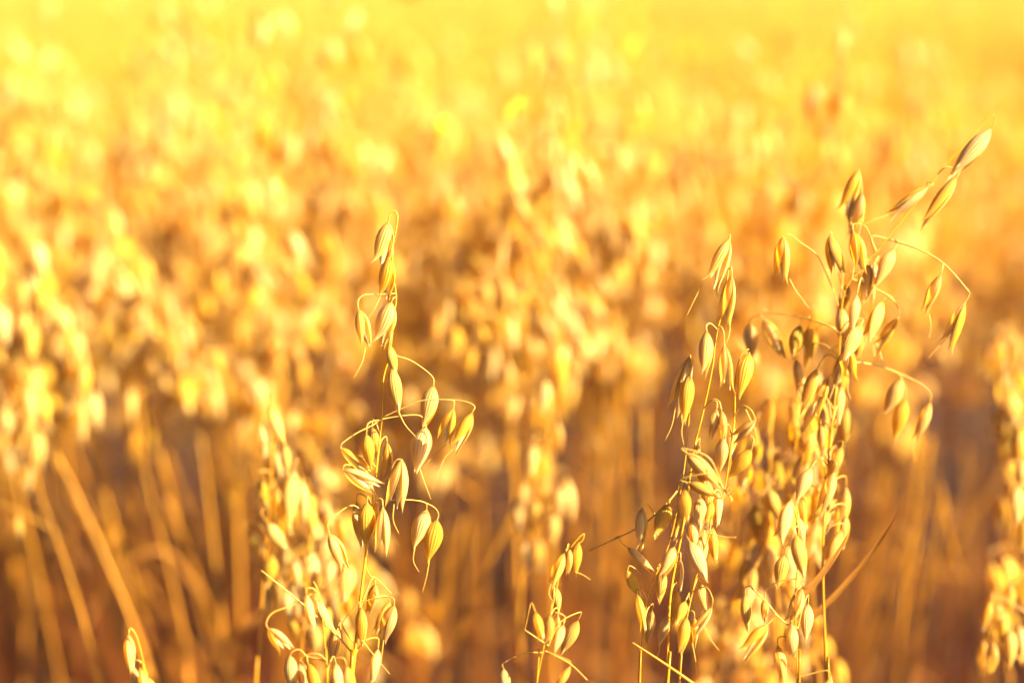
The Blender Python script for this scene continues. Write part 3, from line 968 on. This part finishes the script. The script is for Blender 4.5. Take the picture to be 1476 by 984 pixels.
# plants one can make out at given spots, blurred: (top x, top y, depth, template, turn, label)
PLACED = [
    (172, 340, 0.92, 6, -0.6, 'blurred oat plant with a forked bright tip standing out on the left'),
    (215, 455, 1.00, 7, -0.2, 'blurred oat plant bowing rightward below the forked bright tip'),
    (100, 420, 0.88, 8, 0.1, 'blurred heavy oat plant nodding between the left edge and the forked tip'),
    (678, 315, 1.02, 2, 1.0, 'blurred oat plant with one bright husk above the arching thin branch'),
    (765, 180, 1.05, 3, 0.2, 'tall blurred oat plant rising behind the centre of the photo'),
    (1325, 5, 1.25, 4, 0.2, 'very tall faint oat plant reaching the top edge on the right'),
    (1090, 530, 0.76, 1, 0.3, 'blurred yellow oat plant filling the gap left of the tallest stalk'),
    (1150, 560, 0.74, 0, 1.3, 'blurred oat plant hidden behind the foot of the tallest stalk'),
    (440, 520, 0.86, 5, 2.0, 'blurred oat plant directly left of the looped stalk'),
]
taken = []
prng = random.Random(9)
for px, py, d, t, rz, lab in PLACED:
    p = at(px, py, d)
    T = MID[t]
    top = T['stem_p'][-1]
    zmax = max(q.z for q in T['stem_p'])
    s = p.z / zmax
    c_, s_ = math.cos(rz), math.sin(rz)
    ox, oy = (top.x * c_ - top.y * s_) * s, (top.x * s_ + top.y * c_) * s
    crop_plant(lab, p.x - ox, p.y - oy, rz, s, t, 2)
    taken.append((p.x - ox, p.y - oy))

def clump(x, y):
    return 0.5 + 0.17 * math.sin(15.1 * x + 5.3 * y + 0.7) + 0.17 * math.sin(11.7 * y - 19.3 * x + 2.1 + math.sin(2 * x)) + 0.16 * math.sin(6.1 * x + 9.0 * y)

# 250 or so that show largest, each its own object
srng = random.Random(4242)
cells = []
TAN = math.tan(R(19.9))
tries = 0
LIM = 236
want = []
while len(want) < 1500 and tries < 60000:
    tries += 1
    y = srng.uniform(0.70, 2.3)
    hw = TAN * (y * 1.02 + 0.03) + 0.10
    x = srng.uniform(-hw, hw)
    if y < 0.93 + 0.05 * math.sin(9 * x):
        continue
    pxx = 738 + x / (y * 1.02 + 0.03) * FPX
    if (590 < pxx < 720 and y < 1.2) or (1225 < pxx < 1440 and y < 1.25) or (pxx >= 1440 and y < 1.2) or (60 < pxx < 330 and y < 1.05):
        continue
    if srng.random() > 0.08 + 0.92 * clump(x, y) ** 1.5:
        continue
    if any((x - a) ** 2 + (y - b) ** 2 < 0.042 ** 2 for a, b in taken):
        continue
    taken.append((x, y))
    want.append((x, y))
want.sort(key=lambda p: p[1])
near = want[:LIM]
rest_near = want[LIM:]
Y_FAR = near[-1][1]
bounds = []
for i, (x, y) in enumerate(near):
    px = 738 + x / (y * 1.02 + 0.03) * FPX
    if px < 330:
        zone = 'in the crop beyond the thick slanting straw on the left'
    elif px < 640:
        zone = 'in the crop behind the looped pale stalk'
    elif px < 940:
        zone = 'in the crop behind the small bottom centre stalk'
    elif px < 1250:
        zone = 'in the crop behind the tangled stalk with twin stems'
    else:
        zone = 'in the crop on the right beyond the tallest stalk'
    front = i < 85
    lab = ('softly blurred golden oat plant ' if front else 'strongly blurred golden oat plant ') + zone
    t = srng.choice((0, 1, 2, 3, 4, 0, 1, 2, 3, 4, 5, 6, 7))
    h = srng.gauss(1.0 if y < 1.25 else 0.97, 0.045)
    crop_plant(lab, x, y, srng.uniform(0, 6.28), h, t, 2 if i < 60 else 1, (srng.gauss(0, 0.045), srng.gauss(0, 0.07)))

# ---------------------------------------------------------------- the rest of the crop: one mass
def low_template(rng, n_keep, nu, nv, with_stem=True, fat=1.0):
    stem, br, sp = panicle(rng, rng.choice((0, 0, 0, 0.16)), rng.choice((0, 0, .4)), 1.0)
    mb_ = MB()
    if with_stem:
        mb_.tube(stem[::4] + [stem[-1]] if (len(stem) - 1) % 4 else stem[::4], 0.0018, 0.0006, 3)
    ns = len(mb_.f)
    for q, w, tw in leaf_paths(rng, stem, 2 if with_stem else 0):
        mb_.ribbon([q[0], q[2], q[3], q[5]], w, leaf_prof, Vector((.1, .2, 1)), 0.3, tw)
    nl = len(mb_.f)
    keep = sp if len(sp) <= n_keep else rng.sample(sp, n_keep)
    for a, tip, roll in keep:
        m2 = MB()
        for s in (1, -1):
            glume_grid(m2, s, 0.19 * fat, rng.choice((0.0, 0.2, 0.4)), 0.75, 1.0, nu, nv, rng, 0)
        mtx = axis_matrix(a, tip, roll)
        b0 = len(mb_.v)
        mb_.v += [tuple(mtx @ Vector(v)) for v in m2.v]
        mb_.uv += m2.uv
        mb_.f += [tuple(b0 + i for i in f) for f in m2.f]
    mats = [0] * ns + [1] * (nl - ns) + [2] * (len(mb_.f) - nl)
    V = np.array(mb_.v, dtype=np.float32)
    F = [f if len(f) == 4 else (*f, f[-1]) for f in mb_.f]
    lens = np.array([len(f) for f in mb_.f], dtype=np.int32)
    return V, [np.array(f, dtype=np.int32) for f in mb_.f], lens, np.array(mats, dtype=np.int32), np.array(mb_.uv, dtype=np.float32)

class Mass:
    def __init__(self):
        self.V, self.L, self.N, self.Mi, self.U, self.nv = [], [], [], [], [], 0
    def add(self, T, x, y, rz, s, tx, ty):
        V, _F, lens, mi, uv, _L = T
        c, s_ = math.cos(rz), math.sin(rz)
        X = (V[:, 0] * c - V[:, 1] * s_ + tx * V[:, 2]) * s + x
        Y = (V[:, 0] * s_ + V[:, 1] * c + ty * V[:, 2]) * s + y
        Z = V[:, 2] * s
        self.V.append(np.stack([X, Y, Z], 1))
        self.L.append(T[5] + self.nv)
        self.N.append(lens)
        self.Mi.append(mi)
        self.U.append(uv[T[5]])
        self.nv += len(V)
    def build(self, name, mats):
        V = np.concatenate(self.V).astype(np.float32)
        L = np.concatenate(self.L).astype(np.int32)
        N = np.concatenate(self.N).astype(np.int32)
        me = bpy.data.meshes.new(name)
        me.vertices.add(len(V))
        me.vertices.foreach_set('co', V.ravel())
        me.loops.add(len(L))
        me.loops.foreach_set('vertex_index', L)
        me.polygons.add(len(N))
        st = np.concatenate([[0], np.cumsum(N)[:-1]]).astype(np.int32)
        me.polygons.foreach_set('loop_start', st)
        for m_ in mats:
            me.materials.append(m_)
        me.polygons.foreach_set('material_index', np.concatenate(self.Mi).astype(np.int32))
        me.polygons.foreach_set('use_smooth', np.ones(len(N), dtype=bool))
        uvl = me.uv_layers.new(name='UVMap')
        uvl.data.foreach_set('uv', np.concatenate(self.U).ravel())
        me.update(calc_edges=True)
        me.validate()
        return link(name, me)

def prep(T):
    return (T[0], T[1], T[2], T[3], T[4], np.concatenate(T[1]))

trng = random.Random(808)
NEAR_T = [prep(low_template(trng, 40, 4, 2)) for _ in range(10)]
FAR_T = [prep(low_template(trng, 36, 3, 2, True, 1.1)) for _ in range(8)]
FAR_T2 = [prep(low_template(trng, 26, 2, 2, False, 1.3)) for _ in range(6)]
mass = Mass()
def put(T, x, y):
    mass.add(srng.choice(T), x, y, srng.uniform(0, 6.28), srng.gauss(0.955, 0.055), srng.gauss(0, 0.05), srng.gauss(0, 0.05))
for x, y in rest_near:
    put(NEAR_T, x, y)
# beside the view, nearer than the last single plant
for side, wide in ((-1, 0.8), (1, 1.9)):
    for _ in range(int(330 * wide)):
        y = srng.uniform(0.93, 2.3)
        x = side * (TAN * (y * 1.02 + .03) + 0.10 + srng.uniform(0.0, wide))
        put(NEAR_T, x, y)
for _ in range(760):  # unseen plants right of the camera, added to shade the lower crop
    x, y = srng.uniform(0.66, 2.8), srng.uniform(-0.6, 0.95)
    if y > 0.55 or x > 1.05:
        put(NEAR_T, x, y)
def band(T, y0, y1, dens):
    hw1 = TAN * y1 + 0.9
    n_ = int(dens * (y1 - y0) * (2 * hw1 + 1.1))
    for _ in range(n_):
        y = srng.uniform(y0, y1)
        x = srng.uniform(-hw1, hw1 + 1.1)
        if -TAN * y - 0.9 < x < TAN * y + 2.0 and srng.random() < 0.15 + 0.85 * clump(x * 0.6, y * 0.6) ** 1.5:
            put(T, x, y)
band(NEAR_T, 2.3, 4.2, 260)
band(NEAR_T, 4.2, 6.0, 200)
band(FAR_T, 6.0, 10.0, 190)
band(FAR_T2, 10.0, 15.0, 130)
o = mass.build('oat_crop', [M['stem'], M['leaf'], M['husk_mass']])
tag(o, 'dense golden oat crop melting into a pale blur towards the top', 'oat crop', kind='stuff')

# ---------------------------------------------------------------- straw litter on the soil
lm = MB()
for _ in range(1500):
    y = srng.uniform(0.3, 4.0)
    x = srng.uniform(-1, 1) * (TAN * y + 0.5)
    a = srng.uniform(0, 6.28)
    L = srng.uniform(0.03, 0.14)
    z = 0.014 + srng.uniform(0, 0.02)
    p = Vector((x, y, z))
    q = p + Vector((math.cos(a) * L, math.sin(a) * L, srng.uniform(-0.008, 0.02)))
    lm.tube([p, p.lerp(q, 0.5) + Vector((0, 0, 0.004)), q], 0.0018, 0.0014, 4)
o = link('straw_litter', lm.mesh('straw_litter', M['litter']))
tag(o, 'broken straw scattered on the dark soil', 'straw litter', kind='stuff')
